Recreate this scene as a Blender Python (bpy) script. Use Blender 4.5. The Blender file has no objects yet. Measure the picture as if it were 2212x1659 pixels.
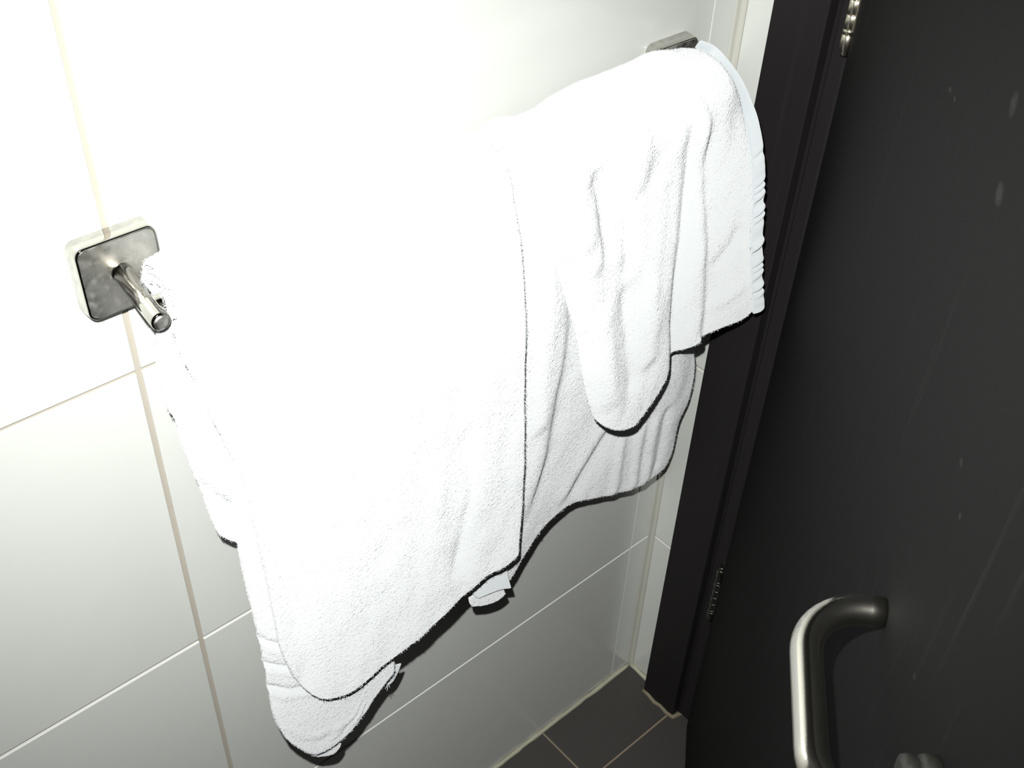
import bpy, bmesh, math, random
import numpy as np
from mathutils import Vector, Matrix, noise

random.seed(4)
SC = bpy.context.scene
COL = SC.collection

# ------------------------------------------------------------------ camera
# world: X runs along the tiled wall to the corner, Y points into that wall
# (wall face y = 0), Z is up; the origin is a joint crossing on the wall.
RC = np.array([[0.7492, -0.6614, 0.0351],
               [-0.4068, -0.5014, -0.7636],
               [0.5226, 0.5579, -0.6447]])      # rows: right, down, forward
CC = np.array([-0.2147, -0.6060, 0.5009])
FPX = 2417.9
U_, S_, V_ = np.linalg.svd(RC)
RC = U_ @ V_
cam_data = bpy.data.cameras.new('camera')
cam_data.sensor_width = 36
cam_data.lens = FPX / 2212 * 36
cam_data.clip_start = 0.02
cam = bpy.data.objects.new('camera', cam_data)
COL.objects.link(cam)
M = Matrix.Identity(4)
for i in range(3):
    M[i][0] = RC[0][i]
    M[i][1] = -RC[1][i]
    M[i][2] = -RC[2][i]
    M[i][3] = CC[i]
cam.matrix_world = M
SC.camera = cam

# ------------------------------------------------------------------ view, world, flash
SC.view_settings.view_transform = 'Standard'
SC.view_settings.look = 'None'
SC.view_settings.exposure = 0.0
SC.view_settings.gamma = 1
SC.view_settings.use_curve_mapping = False
w = bpy.data.worlds.new('world')
SC.world = w
w.use_nodes = True
w.node_tree.nodes['Background'].inputs[0].default_value = (0.75, 0.85, 1, 1)
w.node_tree.nodes['Background'].inputs[1].default_value = 0.006

# the camera's flash, up and left of the lens
fl = bpy.data.lights.new('flash', 'SPOT')
fl.energy = 78
fl.color = (1.0, 1.0, 0.97)
fl.shadow_soft_size = 0.006
fl.spot_size = math.radians(86)
fl.spot_blend = 1.0
flo = bpy.data.objects.new('flash', fl)
COL.objects.link(flo)
FP = CC + RC[0] * (-0.030) - RC[1] * 0.068 + RC[2] * (-0.005)
MF = M.copy()
for i in range(3):
    MF[i][3] = FP[i]
flo.matrix_world = MF @ Matrix.Rotation(math.radians(-4), 4, 'X')

# unseen disk lamp added under the ceiling as weak ambient fill
cl = bpy.data.lights.new('ambient_fill', 'AREA')
cl.energy = 0.35
cl.color = (1.0, 0.9, 0.75)
cl.shape = 'DISK'
cl.size = 0.3
clo = bpy.data.objects.new('ambient_fill', cl)
COL.objects.link(clo)
clo.location = (-0.25, -0.75, 1.44)

FZ = -0.885      # floor
CZ = 1.5         # ceiling
XC = 0.6186      # corner with the right wall
TW, TH = 0.5787, 0.30

# ------------------------------------------------------------------ helpers
def P(px, py, Y):
    """photo pixel -> point at distance |Y| from the tiled wall"""
    d = np.array([(px - 1106) / FPX, (py - 829.5) / FPX, 1.0]) @ RC
    t = (Y - CC[1]) / d[1]
    return tuple(CC + d * t)

def link(o, parent=None):
    COL.objects.link(o)
    if parent is not None:
        o.parent = parent
    return o

def mesh_obj(name, verts, faces, mat=None, parent=None, smooth=False):
    me = bpy.data.meshes.new(name)
    me.from_pydata([tuple(map(float, v)) for v in verts], [], faces)
    me.update()
    if smooth:
        me.polygons.foreach_set('use_smooth', [True] * len(me.polygons))
    if mat:
        me.materials.append(mat)
    return link(bpy.data.objects.new(name, me), parent)

def bm_obj(name, bm, mat=None, parent=None, smooth=False):
    me = bpy.data.meshes.new(name)
    bmesh.ops.recalc_face_normals(bm, faces=bm.faces)
    bm.to_mesh(me)
    bm.free()
    if smooth:
        me.polygons.foreach_set('use_smooth', [True] * len(me.polygons))
    if mat:
        me.materials.append(mat)
    return link(bpy.data.objects.new(name, me), parent)

def add_box(bm, lo, hi, bevel=0.0, seg=2):
    t = bmesh.new()
    bmesh.ops.create_cube(t, size=1)
    for v in t.verts:
        v.co = Vector([(lo[i] + hi[i]) / 2 + v.co[i] * (hi[i] - lo[i]) for i in range(3)])
    if bevel:
        bmesh.ops.bevel(t, geom=t.edges[:], offset=bevel, segments=seg, profile=0.5, affect='EDGES')
    m = bpy.data.meshes.new('t')
    t.to_mesh(m)
    t.free()
    bm.from_mesh(m)
    bpy.data.meshes.remove(m)

def box(name, lo, hi, mat, parent=None, bevel=0.0, seg=2):
    bm = bmesh.new()
    add_box(bm, lo, hi, bevel, seg)
    return bm_obj(name, bm, mat, parent)

def empty(name, loc=(0, 0, 0)):
    o = bpy.data.objects.new(name, None)
    o.empty_display_size = 0.05
    o.location = loc
    return link(o)

def tag(o, label, cat, group=None):
    o['label'] = label
    o['category'] = cat
    if group:
        o['group'] = group
    return o

def structure(o):
    o['kind'] = 'structure'
    return o

def tube(name, path, r, mat, parent=None, seg=32, caps=True):
    path = [Vector(p) for p in path]
    n = len(path)
    verts, faces = [], []
    t0 = (path[1] - path[0]).normalized()
    up = Vector((0, 0, 1)) if abs(t0.z) < 0.9 else Vector((1, 0, 0))
    nrm = t0.cross(up).normalized()
    rr = r if hasattr(r, '__len__') else [r] * n
    for i, p in enumerate(path):
        t = (path[min(i + 1, n - 1)] - path[max(i - 1, 0)]).normalized()
        nrm = (nrm - t * nrm.dot(t)).normalized()
        b = t.cross(nrm)
        for k in range(seg):
            a = 2 * math.pi * k / seg
            verts.append(p + (nrm * math.cos(a) + b * math.sin(a)) * rr[i])
    for i in range(n - 1):
        for k in range(seg):
            a, b2 = i * seg + k, i * seg + (k + 1) % seg
            faces.append((a, b2, b2 + seg, a + seg))
    if caps:
        faces.append(tuple(range(seg))[::-1])
        faces.append(tuple(range((n - 1) * seg, n * seg)))
    o = mesh_obj(name, verts, faces, mat, parent)
    for p in o.data.polygons:
        p.use_smooth = len(p.vertices) == 4
    return o

# ------------------------------------------------------------------ materials
def new_mat(name):
    m = bpy.data.materials.new(name)
    m.use_nodes = True
    nt = m.node_tree
    return m, nt, nt.nodes['Principled BSDF']

def N(nt, kind, **kw):
    n = nt.nodes.new(kind)
    for k, v in kw.items():
        if k in n.inputs:
            n.inputs[k].default_value = v
        else:
            setattr(n, k, v)
    return n

def glazed(name, c, rough, var=0.02, coat=0.0, bumpy=0.0015):
    m, nt, b = new_mat(name)
    tc = N(nt, 'ShaderNodeTexCoord')
    nz = N(nt, 'ShaderNodeTexNoise', Scale=9.0, Detail=3.0)
    nt.links.new(tc.outputs['Object'], nz.inputs['Vector'])
    mx = N(nt, 'ShaderNodeMix', data_type='RGBA')
    mx.inputs[6].default_value = (*[x * (1 - var) for x in c], 1)
    mx.inputs[7].default_value = (*[min(1, x * (1 + var)) for x in c], 1)
    nt.links.new(nz.outputs['Fac'], mx.inputs[0])
    nt.links.new(mx.outputs[2], b.inputs['Base Color'])
    b.inputs['Roughness'].default_value = rough
    b.inputs['Coat Weight'].default_value = coat
    b.inputs['Coat Roughness'].default_value = rough
    n2 = N(nt, 'ShaderNodeTexNoise', Scale=28.0, Detail=2.0)
    nt.links.new(tc.outputs['Object'], n2.inputs['Vector'])
    bp = N(nt, 'ShaderNodeBump', Strength=0.25, Distance=bumpy)
    nt.links.new(n2.outputs['Fac'], bp.inputs['Height'])
    nt.links.new(bp.outputs['Normal'], b.inputs['Normal'])
    return m

m_tile = glazed('white_glazed_tile', (0.61, 0.628, 0.60), 0.24, 0.012, 1.0, 0.0010)
m_grout = glazed('beige_grout', (0.37, 0.34, 0.29), 0.85, 0.08)
m_silicone = glazed('cream_silicone', (0.36, 0.35, 0.27), 0.55, 0.12)
m_corner = glazed('pale_corner_seal', (0.47, 0.475, 0.42), 0.45, 0.05)
m_grime = glazed('grimy_silicone', (0.17, 0.145, 0.10), 0.7, 0.4)
m_floor = glazed('charcoal_floor_tile', (0.036, 0.034, 0.031), 0.6, 0.10)
m_floor_grout = glazed('tan_floor_grout', (0.20, 0.16, 0.12), 0.85, 0.10)
m_paint = glazed('white_paint', (0.22, 0.22, 0.21), 0.7)
m_hall = glazed('hall_paint', (0.10, 0.10, 0.10), 0.8)

def dark_paint(name, c, rough, scratches, marks=()):
    m, nt, b = new_mat(name)
    tc = N(nt, 'ShaderNodeTexCoord')
    mp = N(nt, 'ShaderNodeMapping')
    mp.inputs['Scale'].default_value = (60, 60, 2.2)
    mp.inputs['Rotation'].default_value = (0, 0.18, 0)
    nt.links.new(tc.outputs['Object'], mp.inputs['Vector'])
    nz = N(nt, 'ShaderNodeTexNoise', Scale=1.6, Detail=5.0, Roughness=0.6)
    nt.links.new(mp.outputs[0], nz.inputs['Vector'])
    nb = N(nt, 'ShaderNodeTexNoise', Scale=2.6, Detail=2.0)
    nt.links.new(tc.outputs['Object'], nb.inputs['Vector'])
    cr = N(nt, 'ShaderNodeValToRGB')
    cr.color_ramp.elements[0].position = 0.60
    cr.color_ramp.elements[1].position = 0.80
    nt.links.new(nz.outputs['Fac'], cr.inputs['Fac'])
    mu = N(nt, 'ShaderNodeMath', operation='MULTIPLY')
    nt.links.new(cr.outputs['Color'], mu.inputs[0])
    nt.links.new(nb.outputs['Fac'], mu.inputs[1])
    m2 = N(nt, 'ShaderNodeMath', operation='MULTIPLY')
    m2.inputs[1].default_value = scratches
    nt.links.new(mu.outputs[0], m2.inputs[0])
    mx = N(nt, 'ShaderNodeMix', data_type='RGBA')
    mx.inputs[6].default_value = (*c, 1)
    mx.inputs[7].default_value = (0.30, 0.31, 0.30, 1)
    total = m2.outputs[0]
    if marks:
        sp = N(nt, 'ShaderNodeSeparateXYZ')
        nt.links.new(tc.outputs['Object'], sp.inputs[0])
        nk = N(nt, 'ShaderNodeTexNoise', Scale=420.0, Detail=3.0)
        nt.links.new(tc.outputs['Object'], nk.inputs['Vector'])
    for (mu_, mz, ra, rb, st) in marks:      # small rubbed spots: place along the leaf, height, half sizes, strength
        def lin(sock, c0, r0):
            a_ = N(nt, 'ShaderNodeMath', operation='MULTIPLY_ADD')
            a_.inputs[1].default_value = 1 / r0
            a_.inputs[2].default_value = -c0 / r0
            nt.links.new(sock, a_.inputs[0])
            p_ = N(nt, 'ShaderNodeMath', operation='POWER')
            p_.inputs[1].default_value = 2
            ab = N(nt, 'ShaderNodeMath', operation='ABSOLUTE')
            nt.links.new(a_.outputs[0], ab.inputs[0])
            nt.links.new(ab.outputs[0], p_.inputs[0])
            return p_.outputs[0]
        su = N(nt, 'ShaderNodeMath', operation='ADD')
        nt.links.new(lin(sp.outputs['X'], mu_, ra), su.inputs[0])
        nt.links.new(lin(sp.outputs['Z'], mz, rb), su.inputs[1])
        mr = N(nt, 'ShaderNodeMapRange')
        mr.inputs['From Min'].default_value = 1.0
        mr.inputs['From Max'].default_value = 0.0
        mr.inputs['To Max'].default_value = st
        nt.links.new(su.outputs[0], mr.inputs['Value'])
        ml = N(nt, 'ShaderNodeMath', operation='MULTIPLY')
        nt.links.new(mr.outputs[0], ml.inputs[0])
        nt.links.new(nk.outputs['Fac'], ml.inputs[1])
        ad = N(nt, 'ShaderNodeMath', operation='ADD')
        nt.links.new(total, ad.inputs[0])
        nt.links.new(ml.outputs[0], ad.inputs[1])
        total = ad.outputs[0]
    nt.links.new(total, mx.inputs[0])
    nt.links.new(mx.outputs[2], b.inputs['Base Color'])
    b.inputs['Roughness'].default_value = rough
    b.inputs['Specular IOR Level'].default_value = 0.12
    ng = N(nt, 'ShaderNodeTexNoise', Scale=260.0, Detail=2.0)
    nt.links.new(tc.outputs['Object'], ng.inputs['Vector'])
    bp = N(nt, 'ShaderNodeBump', Strength=0.15, Distance=0.0008)
    nt.links.new(ng.outputs['Fac'], bp.inputs['Height'])
    nt.links.new(bp.outputs['Normal'], b.inputs['Normal'])
    return m

m_frame = dark_paint('dark_frame_paint', (0.014, 0.0125, 0.013), 0.5, 0.02)
m_door = dark_paint('dark_door_laminate', (0.0065, 0.0070, 0.0065), 0.8, 0.05, [
    (0.459, 0.2895, 0.006, 0.0065, 0.11), (0.481, 0.258, 0.007, 0.006, 0.12), (0.352, 0.2465, 0.004, 0.0016, 0.16),
    (0.366, 0.2478, 0.003, 0.0015, 0.16), (0.5537, 0.165, 0.003, 0.0025, 0.09), (0.5743, 0.1525, 0.0022, 0.0022, 0.08),
    (0.5975, 0.069, 0.0022, 0.002, 0.10)])
m_mark = dark_paint('pale_scuff', (0.16, 0.17, 0.16), 0.7, 0.8)

def metal(name, c, rough, brushed=None, dirt=0.0):
    m, nt, b = new_mat(name)
    b.inputs['Base Color'].default_value = (*c, 1)
    b.inputs['Metallic'].default_value = 1
    b.inputs['Roughness'].default_value = rough
    tc = N(nt, 'ShaderNodeTexCoord')
    if brushed:
        mp = N(nt, 'ShaderNodeMapping')
        mp.inputs['Scale'].default_value = brushed
        nt.links.new(tc.outputs['Object'], mp.inputs['Vector'])
        nz = N(nt, 'ShaderNodeTexNoise', Scale=1.0, Detail=4.0)
        nt.links.new(mp.outputs[0], nz.inputs['Vector'])
        bp = N(nt, 'ShaderNodeBump', Strength=0.12, Distance=0.0003)
        nt.links.new(nz.outputs['Fac'], bp.inputs['Height'])
        nt.links.new(bp.outputs['Normal'], b.inputs['Normal'])
    if dirt:
        nd = N(nt, 'ShaderNodeTexNoise', Scale=150.0, Detail=4.0)
        nt.links.new(tc.outputs['Object'], nd.inputs['Vector'])
        cr = N(nt, 'ShaderNodeMapRange')
        cr.inputs['From Min'].default_value = 0.35
        cr.inputs['From Max'].default_value = 0.7
        cr.inputs['To Min'].default_value = rough
        cr.inputs['To Max'].default_value = rough + dirt
        nt.links.new(nd.outputs['Fac'], cr.inputs['Value'])
        nt.links.new(cr.outputs[0], b.inputs['Roughness'])
    return m

m_chrome = metal('polished_chrome', (0.60, 0.585, 0.54), 0.05, dirt=0.05)
m_plate = metal('watermarked_chrome', (0.80, 0.78, 0.74), 0.24, dirt=0.25)
m_brushed = metal('brushed_steel', (0.66, 0.63, 0.57), 0.17, brushed=(500, 500, 500))
m_hinge = metal('hinge_steel', (0.62, 0.58, 0.48), 0.28)
m_turn = glazed('black_turn_plastic', (0.012, 0.012, 0.010), 0.45)
m_dull = metal('dull_dark_metal', (0.12, 0.12, 0.11), 0.35)

def terry(name, c, pile=0.0022, scale=520.0, strength=0.56):
    m, nt, b = new_mat(name)
    b.inputs['Base Color'].default_value = (*c, 1)
    b.inputs['Roughness'].default_value = 0.9
    b.inputs['Specular IOR Level'].default_value = 0.25
    b.inputs['Diffuse Roughness'].default_value = 1.0
    b.inputs['Sheen Weight'].default_value = 0.2
    b.inputs['Sheen Roughness'].default_value = 0.6
    tc = N(nt, 'ShaderNodeTexCoord')
    if pile:
        vo = N(nt, 'ShaderNodeTexVoronoi', Scale=scale)
        nz = N(nt, 'ShaderNodeTexNoise', Scale=scale * 0.45, Detail=4.0, Roughness=0.65)
        nt.links.new(tc.outputs['Object'], vo.inputs['Vector'])
        nt.links.new(tc.outputs['Object'], nz.inputs['Vector'])
        ad = N(nt, 'ShaderNodeMath', operation='SUBTRACT')
        nt.links.new(nz.outputs['Fac'], ad.inputs[0])
        mu = N(nt, 'ShaderNodeMath', operation='MULTIPLY')
        mu.inputs[1].default_value = 0.6
        nt.links.new(vo.outputs['Distance'], mu.inputs[0])
        nt.links.new(mu.outputs[0], ad.inputs[1])
        bp = N(nt, 'ShaderNodeBump', Strength=strength, Distance=pile)
        nt.links.new(ad.outputs[0], bp.inputs['Height'])
    else:
        wv = N(nt, 'ShaderNodeTexNoise', Scale=900.0, Detail=2.0)
        nt.links.new(tc.outputs['Object'], wv.inputs['Vector'])
        bp = N(nt, 'ShaderNodeBump', Strength=0.3, Distance=0.0006)
        nt.links.new(wv.outputs['Fac'], bp.inputs['Height'])
    nt.links.new(bp.outputs['Normal'], b.inputs['Normal'])
    return m

m_terry = terry('white_terry', (0.515, 0.532, 0.540))
m_fibre, _nt, _b = new_mat('white_cotton_fibre')
_b.inputs['Base Color'].default_value = (0.54, 0.555, 0.565, 1)
_b.inputs['Roughness'].default_value = 0.6
_b.inputs['Diffuse Roughness'].default_value = 1.0
m_weave = terry('white_woven_band', (0.46, 0.49, 0.51), pile=0)

# ------------------------------------------------------------------ room shell
TK = 0.008      # tile thickness, joints recessed
def tile_wall(name, origin, ax, x0s, z0s, thick_dir, joint=(0.0042, 0.0034), tilt=0.0006):
    """a wall slab of grout with one tile object for each cell; ax = axis along the wall (0 = X, 1 = Y)"""
    lo, hi = [0, 0, 0], [0, 0, 0]
    oth = 1 - ax
    lo[ax], hi[ax] = min(x0s), max(x0s)
    lo[2], hi[2] = min(z0s), max(z0s)
    a, b = origin + thick_dir * 0.0022, origin + thick_dir * 0.10
    lo[oth], hi[oth] = min(a, b), max(a, b)
    wall = structure(box(name, lo, hi, m_grout))
    for i in range(len(x0s) - 1):
        for j in range(len(z0s) - 1):
            xa, xb = x0s[i] + joint[0] / 2, x0s[i + 1] - joint[0] / 2
            if ax == 0 and abs(x0s[i] - TW) < 1e-6:
                xa = x0s[i] + 0.0006          # the cut strip is set almost dry against its neighbour
            if ax == 0 and abs(x0s[i + 1] - TW) < 1e-6:
                xb = x0s[i + 1] - 0.0006
            za, zb = z0s[j] + joint[1] / 2, z0s[j + 1] - joint[1] / 2
            l, h = [0, 0, 0], [0, 0, 0]
            l[ax], h[ax], l[2], h[2] = xa, xb, za, zb
            c, d = origin, origin + thick_dir * TK
            l[oth], h[oth] = min(c, d), max(c, d)
            t = box('tile', l, h, m_tile, wall, 0.0008, 3)
            for p in t.data.polygons:
                p.use_smooth = False
            if tilt:
                s = random.uniform(-tilt, tilt)
                cz = (za + zb) / 2
                for v in t.data.vertices:
                    v.co[oth] += s * (v.co.z - cz) * 2
    return wall

zs = [FZ + 0.004, -0.6, -0.3, 0.0, 0.3, 0.6, 0.9, 1.2, CZ]
wall_back = tile_wall('wall_back', 0.0, 0, [-1.1574, -TW, 0.0, TW, XC - 0.002], zs, 1)
JX = XC
wall_right = tile_wall('wall_right', JX, 1, [-0.055, -0.002], zs, 1)
# rest of the right wall: above the doorway and beyond it
DY0, DY1 = -0.103, -0.985           # reveal of the doorway
tile_wall('wall_right_far', JX, 1, [-1.45, DY1 - 0.05], zs, 1)
structure(box('wall_right_head', (JX, DY1 - 0.05, 1.20), (JX + 0.1, -0.0555, CZ), m_paint))
structure(box('wall_left', (-1.2574, -1.45, FZ), (-1.1574, 0.0, CZ), m_paint))
structure(box('wall_front', (-1.2574, -1.55, FZ), (JX + 0.1, -1.45, CZ), m_paint))
structure(box('ceiling', (-1.2574, -1.55, CZ), (1.9, 0.1, CZ + 0.05), m_paint))
structure(box('wall_hall', (1.8, -1.55, FZ), (1.9, 0.1, CZ), m_hall))

# floor: grout bed with dark tiles
floor = structure(box('floor', (-1.2574, -1.55, FZ - 0.06), (1.9, 0.1, FZ - 0.0015), m_floor_grout))
fx = [0.4400 + 0.30 * k for k in range(-6, 6)]
fy = [-0.0968 - 0.30 * k for k in range(-1, 6)]
for xa in fx[:-1]:
    for ya in fy:
        x0, x1 = max(xa, -1.1574), min(xa + 0.30, 1.8)
        y0, y1 = max(ya - 0.30, -1.45), min(ya, 0.0)
        if x1 - x0 < 0.01 or y1 - y0 < 0.01:
            continue
        box('floor_tile', (x0 + 0.0015, y0 + 0.0015, FZ - 0.008), (x1 - 0.0015, y1 - 0.0015, FZ), m_floor, floor, 0.0008, 2)

# sealant beads: wall foot, right wall foot, corner
def bead(name, pts, r, mat, jitter=0.0006, squash=None):
    path = []
    for a, b in zip(pts[:-1], pts[1:]):
        n = max(2, int((Vector(b) - Vector(a)).length / 0.01))
        for k in range(n):
            path.append(Vector(a).lerp(Vector(b), k / n))
    path.append(Vector(pts[-1]))
    rr = [r * (1 + random.uniform(-0.14, 0.14)) for _ in path]
    path = [p + Vector([random.uniform(-jitter, jitter) for _ in range(3)]) for p in path]
    return tube(name, path, rr, mat, None, 10)
structure(bead('trim_1', [(-1.15, -0.0008, FZ + 0.0008), (JX - 0.0045, -0.0008, FZ + 0.0008)], 0.0036, m_silicone))
structure(bead('trim_2', [(JX - 0.001, -0.003, FZ + 0.001), (JX - 0.001, -0.055, FZ + 0.001)], 0.0038, m_silicone))
# concave corner seal running up the corner
v, f = [], []
nz_ = 60
for k in range(nz_ + 1):
    z = FZ + (CZ - FZ) * k / nz_
    wx = 0.0075 * (1 + 0.1 * math.sin(z * 9))
    wy = 0.0065 * (1 + 0.1 * math.cos(z * 7))
    for q in range(6):
        a = q / 5 * math.pi / 2
        cxx, cyy = JX - wx * (1 - math.sin(a)) ** 1.5, -0.0003 - wy * (1 - math.cos(a)) ** 1.5
        v.append((min(cxx, JX - 0.0004), min(cyy, -0.0006), z))
    v.append((JX + 0.002, 0.002, z))
for k in range(nz_):
    for q in range(7):
        a, b = k * 7 + q, k * 7 + (q + 1) % 7
        f.append((a, b, b + 7, a + 7))
structure(mesh_obj('trim_3', v, f, m_corner, None, True))

# ------------------------------------------------------------------ door frame and door
HX, HY = 0.6010, -0.1255            # hinge pin
ft = empty('door_frame', (JX, -0.075, FZ))
structure(ft)
ft.name = 'trim_4'
def fbox(name, lo, hi, bevel=0.0012):
    o = box(name, lo, hi, m_frame, None, bevel)
    o.parent = ft
    o.matrix_parent_inverse = ft.matrix_basis.inverted() if False else Matrix.Translation(-ft.location)
    return o
fbox('casing', (0.5988, -0.1030, FZ + 0.003), (0.70, -0.0470, 1.26))
fbox('rebate', (0.6100, -0.1090, FZ + 0.003), (0.70, -0.1032, 1.255), 0.0008)
fbox('bead', (0.6045, -0.1270, FZ + 0.012), (0.70, -0.1092, 1.245), 0.003)
fbox('casing', (0.5988, DY1 - 0.056, FZ + 0.003), (0.70, DY1, 1.26))
fbox('casing', (0.5988, DY1 + 0.0, 1.175), (0.70, -0.1030, 1.26))
s = structure(bead('trim_5', [(0.5985, -0.0475, FZ + 0.001), (0.5975, -0.104, FZ + 0.001), (0.6250, -0.112, FZ + 0.001), (0.640, -0.118, FZ + 0.001)], 0.0032, m_grime, 0.0016))

ang = math.atan2(-0.637, -0.771)    # direction of the open leaf, seen from above
door = empty('door_1', (HX, HY, 0))
door.rotation_euler = (0, 0, ang)
structure(door)
# local frame of the leaf: +X along the leaf, face looking at the towel wall is local -Y
def dchild(o):
    o.parent = door
    return o
DTH = 0.040
leaf = dchild(box('door_leaf', (0.006, 0.002, FZ + 0.009), (0.845, 0.002 + DTH, 1.165), m_door, None, 0.0012))
# hinges with separate knuckles and a leaf plate on the door
def hinge(z0, z1, nk, mat):
    h = len(range(nk))
    L = (z1 - z0)
    root = bpy.data.objects.new('hinge', None)
    root.empty_display_size = 0.02
    link(root, door)
    tube('pin', [(0, 0, z0 - 0.004), (0, 0, z0 - 0.002), (0, 0, z1 + 0.002), (0, 0, z1 + 0.004)], [0.0036, 0.0042, 0.0042, 0.0036], mat, root, 20)
    cuts = [z0, z0 + 0.0150, z0 + 0.0195]
    while cuts[-1] < z1 - 0.030:
        cuts.append(cuts[-1] + 0.0125)
    cuts += [cuts[-1] + 0.0045, z1]
    for a, b in zip(cuts[:-1], cuts[1:]):
        a += 0.0003
        b -= 0.0003
        tube('knuckle', [(0, 0, a), (0, 0, a + 0.0004), (0, 0, b - 0.0004), (0, 0, b)], [0.0053, 0.0057, 0.0057, 0.0053], mat, root, 28)
    box('hinge_plate', (0.0045, 0.0004, z0 + 0.02), (0.0120, 0.0022, z1 - 0.02), mat, root, 0.0006)
hinge(0.118, 0.236, 5, m_hinge)
hinge(-0.640, -0.545, 5, m_dull)
hinge(0.90, 1.018, 5, m_hinge)

# horizontal D pull handle
R_T = 0.0083
hz = 0.0375
u0, u1, off, br = 0.535, 0.658, -0.0400, 0.034
hp = [(u0, 0.002, hz), (u0, off + br, hz)]
for k in range(1, 13):
    a = k / 12 * math.pi / 2
    hp.append((u0 + br * (1 - math.cos(a)), off + br - br * math.sin(a), hz))
for k in range(1, 8):
    hp.append((u0 + br + (u1 - u0 - 2 * br) * k / 8, off, hz))
for k in range(0, 13):
    a = k / 12 * math.pi / 2
    hp.append((u1 - br + br * math.sin(a), off + br * (1 - math.cos(a)), hz))
hp.append((u1, 0.002, hz))
pull = bpy.data.objects.new('door_handle', None)
pull.empty_display_size = 0.02
link(pull, door)
tube('grip', hp, R_T, m_brushed, pull, 40)
# dark round thumb turn standing off the leaf
prof = [(0.0020, 0.0112), (-0.0050, 0.0112), (-0.0072, 0.0104), (-0.0084, 0.0086), (-0.0096, 0.0090), (-0.0112, 0.0100), (-0.0150, 0.0102), (-0.0178, 0.0094), (-0.0192, 0.0070)]
tube('thumb_turn', [(0.658, y * 0.75, 0.0785) for y, r in prof], [r for y, r in prof], m_turn, door, 36)

# ------------------------------------------------------------------ towel rail
rail = empty('towel_rail', (0.0, 0.0, 0.088))
tag(rail, 'chrome towel rail on square wall brackets carrying the white towel', 'towel rail')
def rl(o):
    o.parent = rail
    o.matrix_parent_inverse = Matrix.Translation((0, 0, -0.088))
    return o
def bracket(cx_, cz_, hw, name):
    """rounded square block tapering slightly from the wall to its face"""
    n, rad = 8, 0.0065
    rings = []
    for (y, s, rr) in ((0.0, 1.03, rad), (-0.0105, 1.0, rad), (-0.0120, 0.992, rad), (-0.0126, 0.975, rad), (-0.0126, 0.955, rad * 0.9)):
        ring = []
        h = hw * s
        for q, (sx, sz) in enumerate(((1, 1), (-1, 1), (-1, -1), (1, -1))):
            for k in range(n + 1):
                a = q * math.pi / 2 + k / n * math.pi / 2
                ring.append((cx_ + sx * (h - rr) + rr * math.cos(a), y, cz_ + sz * (h - rr) + rr * math.sin(a)))
        rings.append(ring)
    m = len(rings[0])
    v = [p for r in rings for p in r]
    f = []
    for i in range(len(rings) - 1):
        for k in range(m):
            a, b = i * m + k, i * m + (k + 1) % m
            f.append((a, b, b + m, a + m))
    f.append(tuple(range(m))[::-1])
    body = rl(mesh_obj(name, v, f, m_chrome, None, True))
    # inset face plate
    h = hw * 0.955
    v2 = list(rings[-1])
    v3 = [(x, -0.0122, z) for x, _, z in v2]
    me = rl(mesh_obj('face_plate', [((x - cx_) * 0.985 + cx_, -0.0129, (z - cz_) * 0.985 + cz_) for x, _, z in v2] + v3,
                     [tuple(range(m))] + [(k, k + m, (k + 1) % m + m, (k + 1) % m) for k in range(m)], m_plate))
    me.parent = body
    me.matrix_parent_inverse = Matrix.Identity(4)
    return body
bracket(-0.0005, 0.0885, 0.0270, 'bracket')
bracket(0.5205, 0.0800, 0.0268, 'bracket')
for (x, z, dx, dz) in ((-0.0010, 0.0905, -0.0050, -0.0020), (0.5205, 0.0800, 0, 0)):
    def at_(y):
        t = (y + 0.012) / -0.0615
        return (x + dx * t, y, z + dz * t)
    rl(tube('post', [at_(-0.0120), at_(-0.0715), at_(-0.0728), at_(-0.0735)], [0.0064, 0.0064, 0.0061, 0.0054], m_chrome, None, 40))
    rl(tube('collar', [at_(-0.0125), at_(-0.0136), at_(-0.0140)], [0.0069, 0.0069, 0.0066], m_chrome, None, 36))
    rl(tube('end_cap', [at_(-0.0732), at_(-0.0740), at_(-0.0744)], [0.0050, 0.0048, 0.0036], m_plate, None, 32))
rl(tube('bar', [(-0.001, -0.056, 0.0890), (0.5165, -0.056, 0.0800)], 0.0058, m_chrome, None, 28))

# ------------------------------------------------------------------ towel
towel = empty('towel', (0.28, -0.056, 0.1))
tag(towel, 'white terry bath towel draped in loose folds over the chrome rail', 'towel')

def resample(pts, n):
    p = np.array(pts, float)
    # catmull-rom densify, then even steps by length
    q = np.vstack([2 * p[0] - p[1], p, 2 * p[-1] - p[-2]])
    out = []
    for i in range(1, len(q) - 2):
        for t in np.linspace(0, 1, 12, endpoint=False):
            a, b, c, d = q[i - 1], q[i], q[i + 1], q[i + 2]
            out.append(0.5 * ((2 * b) + (-a + c) * t + (2 * a - 5 * b + 4 * c - d) * t * t + (-a + 3 * b - 3 * c + d) * t ** 3))
    out.append(q[-2])
    out = np.array(out)
    s = np.concatenate([[0], np.cumsum(np.linalg.norm(np.diff(out, axis=0), axis=1))])
    ts = np.linspace(0, s[-1], n)
    return np.stack([np.interp(ts, s, out[:, k]) for k in range(3)], 1)

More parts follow.
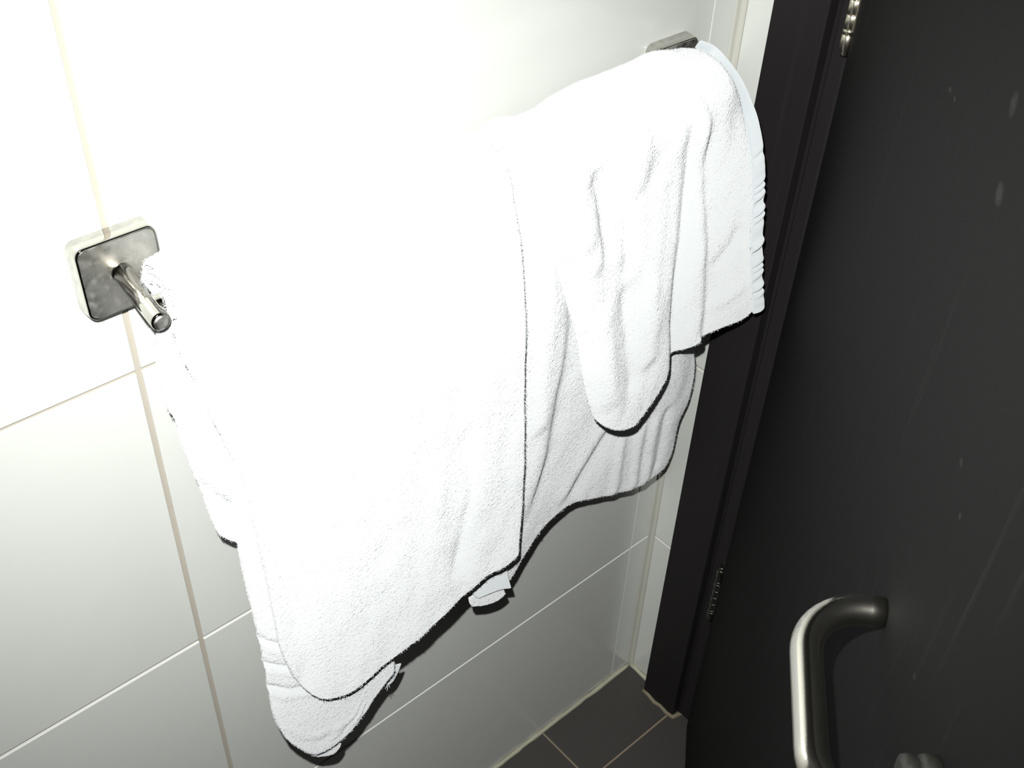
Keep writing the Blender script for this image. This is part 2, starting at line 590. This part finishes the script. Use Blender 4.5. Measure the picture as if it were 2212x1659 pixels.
def over(x, R=0.034, back=-0.02, yb=-0.022, zc=None, xb=None):
    """the run over the rail: up behind it, over the top, to its front; x may drift from the back to the front"""
    if zc is None:
        zc = 0.088 - 0.0154 * x
    yc = -0.0565
    xb = x if xb is None else xb
    pts = [(xb, yb, back), (xb, yb, 0.02 + back / 2), (xb, yb - 0.001, zc - 0.012)]
    for k in range(0, 6):
        a = math.radians(158 - k * 31.6)
        t = k / 5
        # a past 90 degrees lies on the wall side
        rb = R if a < math.pi / 2 else min(R, abs(yb - yc))
        pts.append((xb + (x - xb) * t, yc - rb * math.cos(a), zc + R * math.sin(a) * 0.92))
    return pts

def seg_dist(px, pz, poly):
    """distance to a polyline, signed side (+ = right of travel), position 0..1 along it"""
    best = np.full(px.shape, 1e9)
    side = np.zeros(px.shape)
    along = np.zeros(px.shape)
    L = [0]
    for a, b in zip(poly[:-1], poly[1:]):
        L.append(L[-1] + math.hypot(b[0] - a[0], b[1] - a[1]))
    for i, (a, b) in enumerate(zip(poly[:-1], poly[1:])):
        dx, dz = b[0] - a[0], b[1] - a[1]
        l2 = dx * dx + dz * dz
        t = np.clip(((px - a[0]) * dx + (pz - a[1]) * dz) / l2, 0, 1)
        qx, qz = px - a[0] - t * dx, pz - a[1] - t * dz
        d = np.hypot(qx, qz)
        m = d < best
        best = np.where(m, d, best)
        side = np.where(m, np.sign(-(qx * dz - qz * dx)), side)
        along = np.where(m, (L[i] + t * math.sqrt(l2)) / L[-1], along)
    return best, side, along

def sheet(name, cols, nu, nv, thick=0.005, creases=(), mat=None, parent=None, sub=2, rough=0.0008, rscale=0.0018, wob=0.0, tufts=0, seed=0):
    mat = mat or m_terry
    C = np.array([resample(c, nv) for c in cols])              # columns x nv x 3
    # across the columns
    G = []
    for j in range(nv):
        G.append(resample(C[:, j, :], nu))
    G = np.array(G)                                            # nv x nu x 3
    # surface normals of the grid
    du = np.gradient(G, axis=1)
    dv = np.gradient(G, axis=0)
    nr = np.cross(du, dv)
    nr /= np.linalg.norm(nr, axis=2, keepdims=True) + 1e-12
    if nr[nv // 2, nu // 2, 1] > 0:
        nr = -nr
    disp = np.zeros(G.shape[:2])
    for cr in creases:
        # (polyline in x,z ; amplitude toward the viewer ; width ; mode)
        poly, amp, wd, mode = cr
        d, s, t = seg_dist(G[..., 0], G[..., 2], poly)
        taper = np.clip(np.minimum(t * 6, (1 - t) * 6 + (0.0 if mode.endswith('t') else 1.0)), 0, 1)
        taper = taper * taper * (3 - 2 * taper)
        if mode.startswith('ridge'):
            disp += amp * np.exp(-(d / wd) ** 2) * taper
        elif mode.startswith('step'):       # one side stands up, the other drops away
            k = 1.0 if mode.startswith('stepR') else -1.0
            disp += -amp * taper * np.tanh(k * s * d / (wd * 0.9)) * np.exp(-(d / (wd * 2.6)) ** 2)
    if wob:
        for j in range(nv):
            for i in range(nu):
                p = G[j, i]
                disp[j, i] += wob * noise.noise(Vector((p[0] * 26 + seed, p[1] * 8, p[2] * 11)))
                disp[j, i] += wob * 0.5 * noise.noise(Vector((p[0] * 60 + seed, p[1] * 8 + 9, p[2] * 30)))
    G = G + nr * disp[..., None]
    verts = G.reshape(-1, 3)
    faces = [(j * nu + i, j * nu + i + 1, (j + 1) * nu + i + 1, (j + 1) * nu + i) for j in range(nv - 1) for i in range(nu - 1)]
    o = mesh_obj(name, verts, faces, mat, None, True)
    o.parent = parent or towel
    o.matrix_parent_inverse = Matrix.Translation(-Vector(towel.location)) if parent is None else Matrix.Identity(4)
    so = o.modifiers.new('thickness', 'SOLIDIFY')
    so.thickness = thick
    so.offset = 0
    if tufts:
        rs = np.random.default_rng(seed + 11)
        uu = rs.random(tufts) * (nu - 1.001)
        lo = nv * 0.10
        vv = lo + rs.random(tufts) * (nv - 1.001 - lo)
        # a share of the tufts stands on the borders
        k = tufts // 8
        uu[:k] = rs.choice([0.0, nu - 1.001], k)
        vv[k:k + k // 2] = nv - 1.001
        iu, iv = uu.astype(int), vv.astype(int)
        fu, fv = (uu - iu)[:, None], (vv - iv)[:, None]
        def bil(A):
            return (A[iv, iu] * (1 - fu) * (1 - fv) + A[iv, iu + 1] * fu * (1 - fv) + A[iv + 1, iu] * (1 - fu) * fv + A[iv + 1, iu + 1] * fu * fv)
        p0, n0 = bil(G), bil(nr)
        d = n0 + rs.normal(0, 0.35, (tufts, 3))
        d[:, 2] -= 0.15
        tu = np.gradient(G, axis=1)[iv, iu]
        tu /= np.linalg.norm(tu, axis=1, keepdims=True) + 1e-12
        sgn = np.where(uu < 0.01, -1.0, np.where(uu > nu - 1.01, 1.0, 0.0))[:, None]
        d = d + tu * sgn * 1.4
        tv = np.gradient(G, axis=0)[iv, iu]
        tv /= np.linalg.norm(tv, axis=1, keepdims=True) + 1e-12
        d = d + tv * (vv > nv - 1.01)[:, None] * 1.4
        d /= np.linalg.norm(d, axis=1, keepdims=True)
        p0 = p0 + n0 * (thick * 0.5 - 0.0003) * (1 - 0.9 * np.maximum(np.abs(sgn), (vv > nv - 1.01)[:, None]))
        sd = np.cross(d, rs.normal(0, 1, (tufts, 3)))
        sd /= np.linalg.norm(sd, axis=1, keepdims=True) + 1e-12
        L = rs.uniform(0.0006, 0.0014, (tufts, 1)) * (1 + 0.3 * np.abs(sgn))
        wd2 = rs.uniform(0.0002, 0.0004, (tufts, 1))
        tv_ = np.stack([p0 - sd * wd2, p0 + sd * wd2, p0 + d * L], 1).reshape(-1, 3)
        me = bpy.data.meshes.new('pile')
        me.vertices.add(3 * tufts)
        me.vertices.foreach_set('co', tv_.ravel())
        me.loops.add(3 * tufts)
        me.loops.foreach_set('vertex_index', np.arange(3 * tufts))
        me.polygons.add(tufts)
        me.polygons.foreach_set('loop_start', np.arange(0, 3 * tufts, 3))
        me.update()
        me.materials.append(m_fibre)
        po = link(bpy.data.objects.new('pile', me), o)
        po['kind'] = 'stuff'
    if sub:
        sb = o.modifiers.new('smooth', 'SUBSURF')
        sb.levels = sub
        sb.render_levels = sub
    if rough:
        tx = bpy.data.textures.new('pile', 'CLOUDS')
        tx.noise_scale = rscale
        tx.noise_depth = 2
        dm = o.modifiers.new('pile', 'DISPLACE')
        dm.texture = tx
        dm.texture_coords = 'LOCAL'
        dm.strength = rough
        dm.mid_level = 0.5
    return o

def PX(lst, Y):
    """traced points (px, py[, Y]) -> world points"""
    return [P(q[0], q[1], q[2] if len(q) > 2 else Y) for q in lst]
def PZ(lst, Y):
    return [(p[0], p[2]) for p in PX(lst, Y)]

def hang(x, bottom, R, y0, belly=0.004, n=5, **kw):
    """column over the rail, then a straight fall to the bottom pixel (px, py, Y)"""
    pre = over(x, R, **kw)
    a = np.array(pre[-1])
    b = np.array(P(*bottom))
    out = list(pre)
    for k in range(1, n + 1):
        t = k / n
        p = a * (1 - t) + b * t
        # leave the rail vertically: most of the move across happens below
        p[1] = a[1] + (b[1] - a[1]) * t ** 1.3 - belly * math.sin(math.pi * t)
        out.append(tuple(p))
    return out

# --- inner long layer hanging closest to the wall on the right
E_cols = [
    hang(0.225, (1035, 1300, -0.064), 0.020, 0),
    hang(0.245, (1090, 1262, -0.062), 0.026, 0),
    hang(0.268, (1124, 1206, -0.060), 0.032, 0, zc=0.0845),
    hang(0.298, (1160, 1150, -0.056), 0.032, 0, zc=0.0845),
    hang(0.345, (1222, 1092, -0.050), 0.024, 0),
    hang(0.400, (1300, 1070, -0.045), 0.022, 0),
    hang(0.450, (1370, 1052, -0.042), 0.022, 0),
    hang(0.490, (1420, 1022, -0.040), 0.022, 0),
    over(0.510, 0.022) + PX([(1500, 700, -0.055), (1498, 790, -0.048), (1484, 862, -0.044), (1464, 905, -0.041), (1452, 965, -0.039), (1436, 1006, -0.038)], 0),
]
E_cr = [
    (PZ([(1192, 480), (1197, 620), (1196, 750), (1182, 850), (1163, 1000), (1142, 1090), (1128, 1150)], -0.068), 0.004, 0.009, 'stepRt'),
    (PZ([(1345, 880), (1295, 930), (1252, 1010), (1210, 1095)], -0.055), 0.0042, 0.009, 'stepRt'),
    (PZ([(1330, 930), (1328, 1060)], -0.05), 0.0035, 0.006, 'ridge'),
    (PZ([(1372, 900), (1372, 1050)], -0.05), 0.0040, 0.005, 'ridge'),
    (PZ([(1402, 880), (1400, 1040)], -0.05), 0.0045, 0.005, 'ridge'),
    (PZ([(1430, 860), (1425, 1010)], -0.05), -0.004, 0.006, 'ridge'),
    (PZ([(1150, 420), (1150, 700), (1145, 900)], -0.07), 0.004, 0.010, 'ridge'),
]
sheet('inner_panel', E_cols, 64, 110, 0.006, E_cr, wob=0.0015, tufts=40000, seed=3)
# narrow piece tucked behind its right edge
sheet('tucked_corner', [PX([(1468, 745, -0.034), (1466, 800, -0.032), (1466, 850, -0.031), (1462, 880, -0.030)], 0),
                        PX([(1486, 745, -0.032), (1484, 800, -0.030), (1482, 850, -0.029), (1475, 870, -0.028)], 0),
                        PX([(1500, 750, -0.030), (1501, 790, -0.028), (1499, 830, -0.027), (1490, 856, -0.026)], 0)], 10, 30, 0.004, (), sub=1)

# --- left rear layer
C_cols = [
    over(0.0020, 0.0148, yb=-0.040, xb=0.0060) + PX([(352, 690, -0.066), (335, 745, -0.050), (345, 820, -0.047), (357, 873, -0.045), (378, 905, -0.043), (395, 960, -0.042), (413, 1003, -0.041), (434, 1045, -0.040), (449, 1095, -0.040), (463, 1135, -0.040), (474, 1153, -0.040)], 0),
    over(0.0150, 0.0155, yb=-0.040) + PX([(385, 680, -0.064), (378, 770, -0.056), (395, 860, -0.052), (420, 930, -0.050), (440, 990, -0.047), (455, 1050, -0.045), (470, 1105, -0.043), (484, 1140, -0.042), (491, 1163, -0.041)], 0),
    over(0.0400, 0.020, yb=-0.036) + PX([(430, 700, -0.066), (440, 800, -0.062), (455, 900, -0.056), (480, 1000, -0.052), (500, 1080, -0.047), (512, 1130, -0.045), (518, 1172, -0.043)], 0),
    over(0.0700, 0.020, yb=-0.036) + PX([(480, 720, -0.066), (500, 830, -0.064), (530, 950, -0.058), (560, 1040, -0.052), (580, 1120, -0.048), (585, 1190, -0.046)], 0),
]
C_cr = [(PZ([(330, 770), (390, 835), (430, 880), (475, 905)], -0.05), 0.0025, 0.007, 'stepL'),
        (PZ([(385, 880), (430, 900), (470, 905)], -0.05), 0.0015, 0.004, 'ridge'),
        (PZ([(430, 1000), (470, 1040), (500, 1060)], -0.045), 0.003, 0.004, 'ridge')]
sheet('rear_panel', C_cols, 30, 84, 0.006, C_cr, wob=0.0012, tufts=14000, seed=8)

# --- second layer showing below the long front layer
B_left = [(386, 745, -0.0775), (402, 785, -0.078), (432, 840, -0.078), (462, 905, -0.078), (482, 960, -0.078), (498, 1040, -0.078), (505, 1110, -0.078), (516, 1190, -0.078), (534, 1275, -0.078), (556, 1365, -0.078), (569, 1425, -0.078), (578, 1480, -0.078), (590, 1545, -0.078), (614, 1590, -0.078)]
B_cols = [
    over(0.0022, 0.021, xb=0.0060) + PX(B_left, 0),
    hang(0.035, (640, 1612, -0.0785), 0.024, 0, 0.001, 9),
    hang(0.060, (678, 1628, -0.0785), 0.024, 0, 0.001, 9),
    hang(0.085, (718, 1610, -0.0785), 0.024, 0, 0.001, 9),
    hang(0.110, (765, 1568, -0.0785), 0.024, 0, 0.001, 9),
    hang(0.130, (812, 1500, -0.0785), 0.024, 0, 0.001, 9),
    hang(0.150, (850, 1448, -0.0785), 0.024, 0, 0.001, 9),
]
B_cr = []
for y0 in (1383, 1431, 1480):
    B_cr.append((PZ([(540, y0 - 18), (575, y0), (620, y0 + 4), (700, y0 - 10)], -0.078), -0.0035, 0.0028, 'ridge'))
    B_cr.append((PZ([(540, y0 - 6), (575, y0 + 12), (620, y0 + 16), (700, y0 + 2)], -0.078), 0.0020, 0.0025, 'ridge'))
for k in range(6):
    dx = k * 6
    B_cr.append((PZ([(600 + dx, 1560 + 6 * k), (660 + dx, 1590 + 3 * k), (720 + dx, 1570), (770 + dx, 1520)], -0.078), 0.0016 * (-1) ** k, 0.0022, 'ridge'))
sheet('under_layer', B_cols, 40, 130, 0.006, B_cr, wob=0.0008, tufts=30000, seed=1)
# hem slip below it and the loose strip at its right edge
sheet('hem', [PX([(640, 1590, -0.0725), (648, 1612, -0.0725), (655, 1622, -0.0725)], 0),
              PX([(680, 1600, -0.0720), (682, 1622, -0.0720), (682, 1635, -0.0720)], 0),
              PX([(712, 1590, -0.0720), (716, 1612, -0.0720), (718, 1628, -0.0720)], 0),
              PX([(732, 1580, -0.0720), (735, 1598, -0.0720), (736, 1608, -0.0720)], 0)], 26, 10, 0.003, (), mat=m_terry, sub=1, rough=0.0012, wob=0.002)
sheet('loose_strip', [PX([(845, 1440, -0.071), (838, 1465, -0.070), (835, 1482, -0.069)], 0),
                      PX([(858, 1436, -0.069), (851, 1458, -0.068), (841, 1480, -0.067)], 0),
                      PX([(868, 1433, -0.067), (861, 1452, -0.066), (850, 1472, -0.065)], 0)], 8, 12, 0.0015, (), mat=m_weave, sub=1, rough=0, wob=0.001)
for k, (a, b) in enumerate((((836, 1480), (832, 1488)), ((837, 1480), (836, 1492)), ((838, 1479), (842, 1486)))):
    p0, p1 = P(a[0], a[1], -0.066), P(b[0], b[1], -0.067)
    o = tube('thread', [p0, tuple((np.array(p0) + np.array(p1)) / 2 + [0.0006, 0, 0]), p1], 0.0003, m_weave, None, 6)
    o.parent = towel
    o.matrix_parent_inverse = Matrix.Translation(-Vector(towel.location))

# --- woven corner and terry lip seen below the right end of the front layer
sheet('woven_corner', [PX([(1020, 1282, -0.0745), (1028, 1290, -0.0745), (1034, 1293, -0.0745)], 0),
                       PX([(1048, 1250, -0.0745), (1050, 1270, -0.0745), (1056, 1284, -0.0745)], 0),
                       PX([(1075, 1232, -0.0745), (1078, 1255, -0.0745), (1082, 1274, -0.0745)], 0),
                       PX([(1096, 1225, -0.0745), (1099, 1248, -0.0745), (1105, 1271, -0.0745)], 0)], 18, 12, 0.002, (), mat=m_weave, sub=1, rough=0, wob=0.0012, seed=2)
sheet('terry_lip', [PX([(1012, 1292, -0.0700), (1014, 1302, -0.0700), (1018, 1309, -0.0700)], 0),
                    PX([(1040, 1275, -0.0700), (1042, 1295, -0.0700), (1046, 1307, -0.0700)], 0),
                    PX([(1066, 1262, -0.0700), (1070, 1285, -0.0700), (1074, 1297, -0.0700)], 0),
                    PX([(1084, 1255, -0.0700), (1088, 1272, -0.0700), (1092, 1282, -0.0700)], 0)], 24, 14, 0.003, (), sub=1)

# --- gathered flap on the right
def arc_col(x, bottom, R, xb=None, yb=-0.022, front=None, back=-0.02, ybot=None):
    return hang(x, bottom, R, 0, belly=0.002, n=7, xb=xb, yb=yb, back=back)
D_cols = [
    over(0.268, 0.027, xb=0.268) + PX([(1125, 440, -0.083), (1160, 490, -0.085), (1193, 550, -0.088), (1217, 625, -0.090), (1247, 735, -0.092), (1264, 825, -0.094), (1282, 893, -0.095)], 0),
    over(0.290, 0.034, xb=0.290, zc=0.0845) + PX([(1165, 420, -0.094), (1210, 500, -0.097), (1242, 600, -0.100), (1268, 720, -0.101), (1285, 830, -0.101), (1302, 916, -0.100)], 0),
    over(0.310, 0.032, xb=0.31) + PX([(1225, 430, -0.097), (1262, 540, -0.104), (1288, 680, -0.106), (1310, 810, -0.106), (1336, 928, -0.103)], 0),
    over(0.345, 0.038, zc=0.0857) + PX([(1290, 400, -0.092), (1315, 540, -0.099), (1335, 680, -0.103), (1352, 810, -0.104), (1368, 916, -0.102)], 0),
    over(0.375, 0.041, zc=0.0862) + PX([(1340, 400, -0.093), (1362, 540, -0.098), (1380, 680, -0.102), (1395, 790, -0.103), (1402, 872, -0.101)], 0),
    over(0.405, 0.044, zc=0.0858) + PX([(1395, 400, -0.094), (1412, 540, -0.098), (1425, 660, -0.101), (1432, 750, -0.101), (1434, 822, -0.099)], 0),
    over(0.432, 0.046, zc=0.0853) + PX([(1440, 400, -0.094), (1452, 520, -0.096), (1457, 620, -0.096), (1458, 700, -0.095), (1457, 768, -0.094)], 0),
    over(0.460, 0.046, zc=0.0849) + PX([(1490, 380, -0.096), (1502, 500, -0.098), (1504, 600, -0.099), (1502, 680, -0.099), (1500, 740, -0.098)], 0),
    over(0.485, 0.041, zc=0.0835) + PX([(1545, 370, -0.098), (1555, 480, -0.101), (1558, 580, -0.103), (1558, 650, -0.104), (1557, 706, -0.104)], 0),
    over(0.505, 0.035, zc=0.0805) + PX([(1585, 350, -0.100), (1595, 460, -0.104), (1598, 560, -0.107), (1599, 630, -0.109), (1599, 690, -0.110)], 0),
    [(0.532, -0.022, 0.0), (0.532, -0.021, 0.06)] + [P(1502, 112, -0.024), P(1530, 124, -0.034), P(1551, 147, -0.049), P(1580, 193, -0.066), P(1596, 234, -0.079), P(1611, 283, -0.092), P(1620, 350, -0.101), P(1623, 450, -0.107), P(1620, 560, -0.111), P(1626, 668, -0.114)],
]
D_cr = [
    (PZ([(1184, 240, -0.050), (1231, 290, -0.075), (1258, 350, -0.090), (1283, 440, -0.096), (1292, 520, -0.100), (1298, 590, -0.102)], 0), 0.0055, 0.011, 'stepRt'),
    (PZ([(1150, 330, -0.088), (1200, 420, -0.096), (1240, 560, -0.100)], 0), 0.004, 0.018, 'ridget'),
    (PZ([(1345, 190, -0.070), (1385, 265, -0.090), (1400, 345, -0.096), (1398, 420, -0.097)], 0), 0.0035, 0.010, 'stepRt'),
    (PZ([(1415, 185, -0.070), (1462, 240, -0.085), (1482, 310, -0.095), (1487, 380, -0.096), (1478, 480, -0.096), (1464, 590, -0.096), (1457, 700, -0.095), (1456, 790, -0.095)], 0), -0.0065, 0.0085, 'ridge'),
    (PZ([(1430, 150, -0.065), (1495, 240, -0.085), (1512, 360, -0.097), (1518, 520, -0.100), (1512, 720, -0.100)], 0), 0.0040, 0.0065, 'stepR'),
    (PZ([(1345, 600), (1352, 760), (1362, 850)], -0.101), -0.004, 0.011, 'ridget'),
    (PZ([(1400, 600), (1405, 700), (1390, 800)], -0.101), 0.004, 0.011, 'ridget'),
    (PZ([(1345, 380), (1350, 480), (1360, 600)], -0.099), -0.003, 0.010, 'ridget'),
    (PZ([(1290, 640), (1300, 800), (1320, 880)], -0.101), 0.003, 0.010, 'ridget'),
    (PZ([(1600, 480), (1570, 540), (1540, 590)], -0.104), -0.0025, 0.009, 'ridget'),
    (PZ([(1600, 600), (1560, 640), (1530, 670)], -0.104), 0.0025, 0.009, 'ridget'),
]
flap = sheet('gathered_flap', D_cols, 96, 115, 0.0055, D_cr, wob=0.0022, tufts=60000, seed=5)

# woven side hem with puckers along the right edge of the flap
band_l = [P(1500, 112, -0.024), P(1528, 126, -0.034), P(1548, 148, -0.049), P(1576, 195, -0.066), P(1592, 236, -0.080), P(1606, 285, -0.094), P(1614, 350, -0.103), P(1616, 450, -0.109), P(1613, 560, -0.113), P(1618, 672, -0.116)]
band_r = [P(1512, 93, -0.024), P(1541, 105, -0.034), P(1566, 130, -0.049), P(1597, 172, -0.067), P(1616, 211, -0.081), P(1635, 268, -0.094), P(1645, 345, -0.103), P(1646, 450, -0.109), P(1643, 560, -0.113), P(1645, 664, -0.116)]
nvb, nub = 240, 11
BL, BR = resample(band_l, nvb), resample(band_r, nvb)
verts, faces = [], []
for j in range(nvb):
    s = j / (nvb - 1)
    amp = max(0.0, min(1.0, (s - 0.30) * 6))
    ph = 2 * math.pi * (s * 19 + 0.55 * math.sin(s * 23) + 0.3 * math.sin(s * 61 + 1))
    for i in range(nub):
        t = i / (nub - 1)
        ext = 1 + 0.06 * amp * math.sin(ph + 0.8)
        p = BL[j] * (1 - t * ext) + BR[j] * t * ext
        out = 0.0038 + amp * 0.0015 * (1 + 0.5 * math.sin(s * 37)) * math.sin(ph + t * 1.1 + 0.8 * math.sin(s * 50)) * math.sin(math.pi * (0.15 + 0.85 * t)) - 0.003 * t ** 3
        m_ = min(1.0, max(0.0, s / 0.34))
        dn_ = np.array([-0.15, -math.sin(m_ * math.pi / 2), math.cos(m_ * math.pi / 2)])
        verts.append(p + dn_ * out)
for j in range(nvb - 1):
    for i in range(nub - 1):
        a = j * nub + i
        faces.append((a, a + 1, a + 1 + nub, a + nub))
hem = mesh_obj('side_hem', verts, faces, m_weave, None, True)
hem.parent = towel
hem.matrix_parent_inverse = Matrix.Translation(-Vector(towel.location))
so = hem.modifiers.new('thickness', 'SOLIDIFY')
so.thickness = 0.0022
so.offset = -1
sb = hem.modifiers.new('smooth', 'SUBSURF')
sb.levels = sb.render_levels = 1

# --- tight inner turn round the bar
inner_cols = []
for xa in (0.0016, 0.05, 0.15, 0.25):
    inner_cols.append(over(xa, 0.0086, yb=-0.046, xb=max(xa, 0.0050)) + [(xa, -0.0655, 0.080), (xa + 0.001, -0.0655, 0.070), (xa + 0.002, -0.0655, 0.062)])
sheet('inner_fold', inner_cols, 24, 60, 0.0050, (), wob=0.0003, tufts=4000, sub=1, seed=9)

# --- long front layer
YA = -0.090
A_left = [(381, 738, -0.0845), (396, 775, -0.0865), (420, 815, -0.0885), (455, 895, YA), (482, 945, YA), (506, 1000, YA), (529, 1060, YA), (542, 1110, YA), (556, 1170, YA), (573, 1245, YA), (590, 1330, YA), (607, 1405, YA), (632, 1458, YA)]
A_right = [(1112, 460, -0.097), (1123, 530, -0.098), (1129, 620, -0.098), (1131, 720, -0.098), (1130, 850, -0.098), (1129, 980, -0.098), (1125, 1100, -0.097), (1116, 1195, -0.097)]
A_cols = [
    over(0.0016, 0.027, xb=0.0060) + PX(A_left, 0),
    hang(0.035, (660, 1488, YA), 0.0325, 0, 0.001, 9),
    hang(0.062, (700, 1507, YA - 0.002), 0.033, 0, 0.002, 9),
    hang(0.090, (752, 1493, YA - 0.003), 0.033, 0, 0.003, 9),
    hang(0.120, (835, 1430, YA - 0.004), 0.034, 0, 0.004, 9),
    hang(0.155, (915, 1365, YA - 0.005), 0.034, 0, 0.005, 9),
    hang(0.190, (985, 1300, YA - 0.006), 0.035, 0, 0.006, 9),
    hang(0.225, (1045, 1245, YA - 0.007), 0.036, 0, 0.006, 9),
    hang(0.246, (1090, 1220, YA - 0.007), 0.036, 0, 0.005, 9),
    over(0.258, 0.036) + PX(A_right, 0),
]
A_cr = [
    (PZ([(960, 800), (985, 950), (975, 1100), (985, 1220)], -0.095), -0.004, 0.014, 'ridge'),
    (PZ([(1000, 900), (1010, 1050), (990, 1200)], -0.095), -0.003, 0.007, 'ridge'),
]
sheet('front_panel', A_cols, 80, 140, 0.0065, A_cr, wob=0.0022, tufts=80000, seed=0)
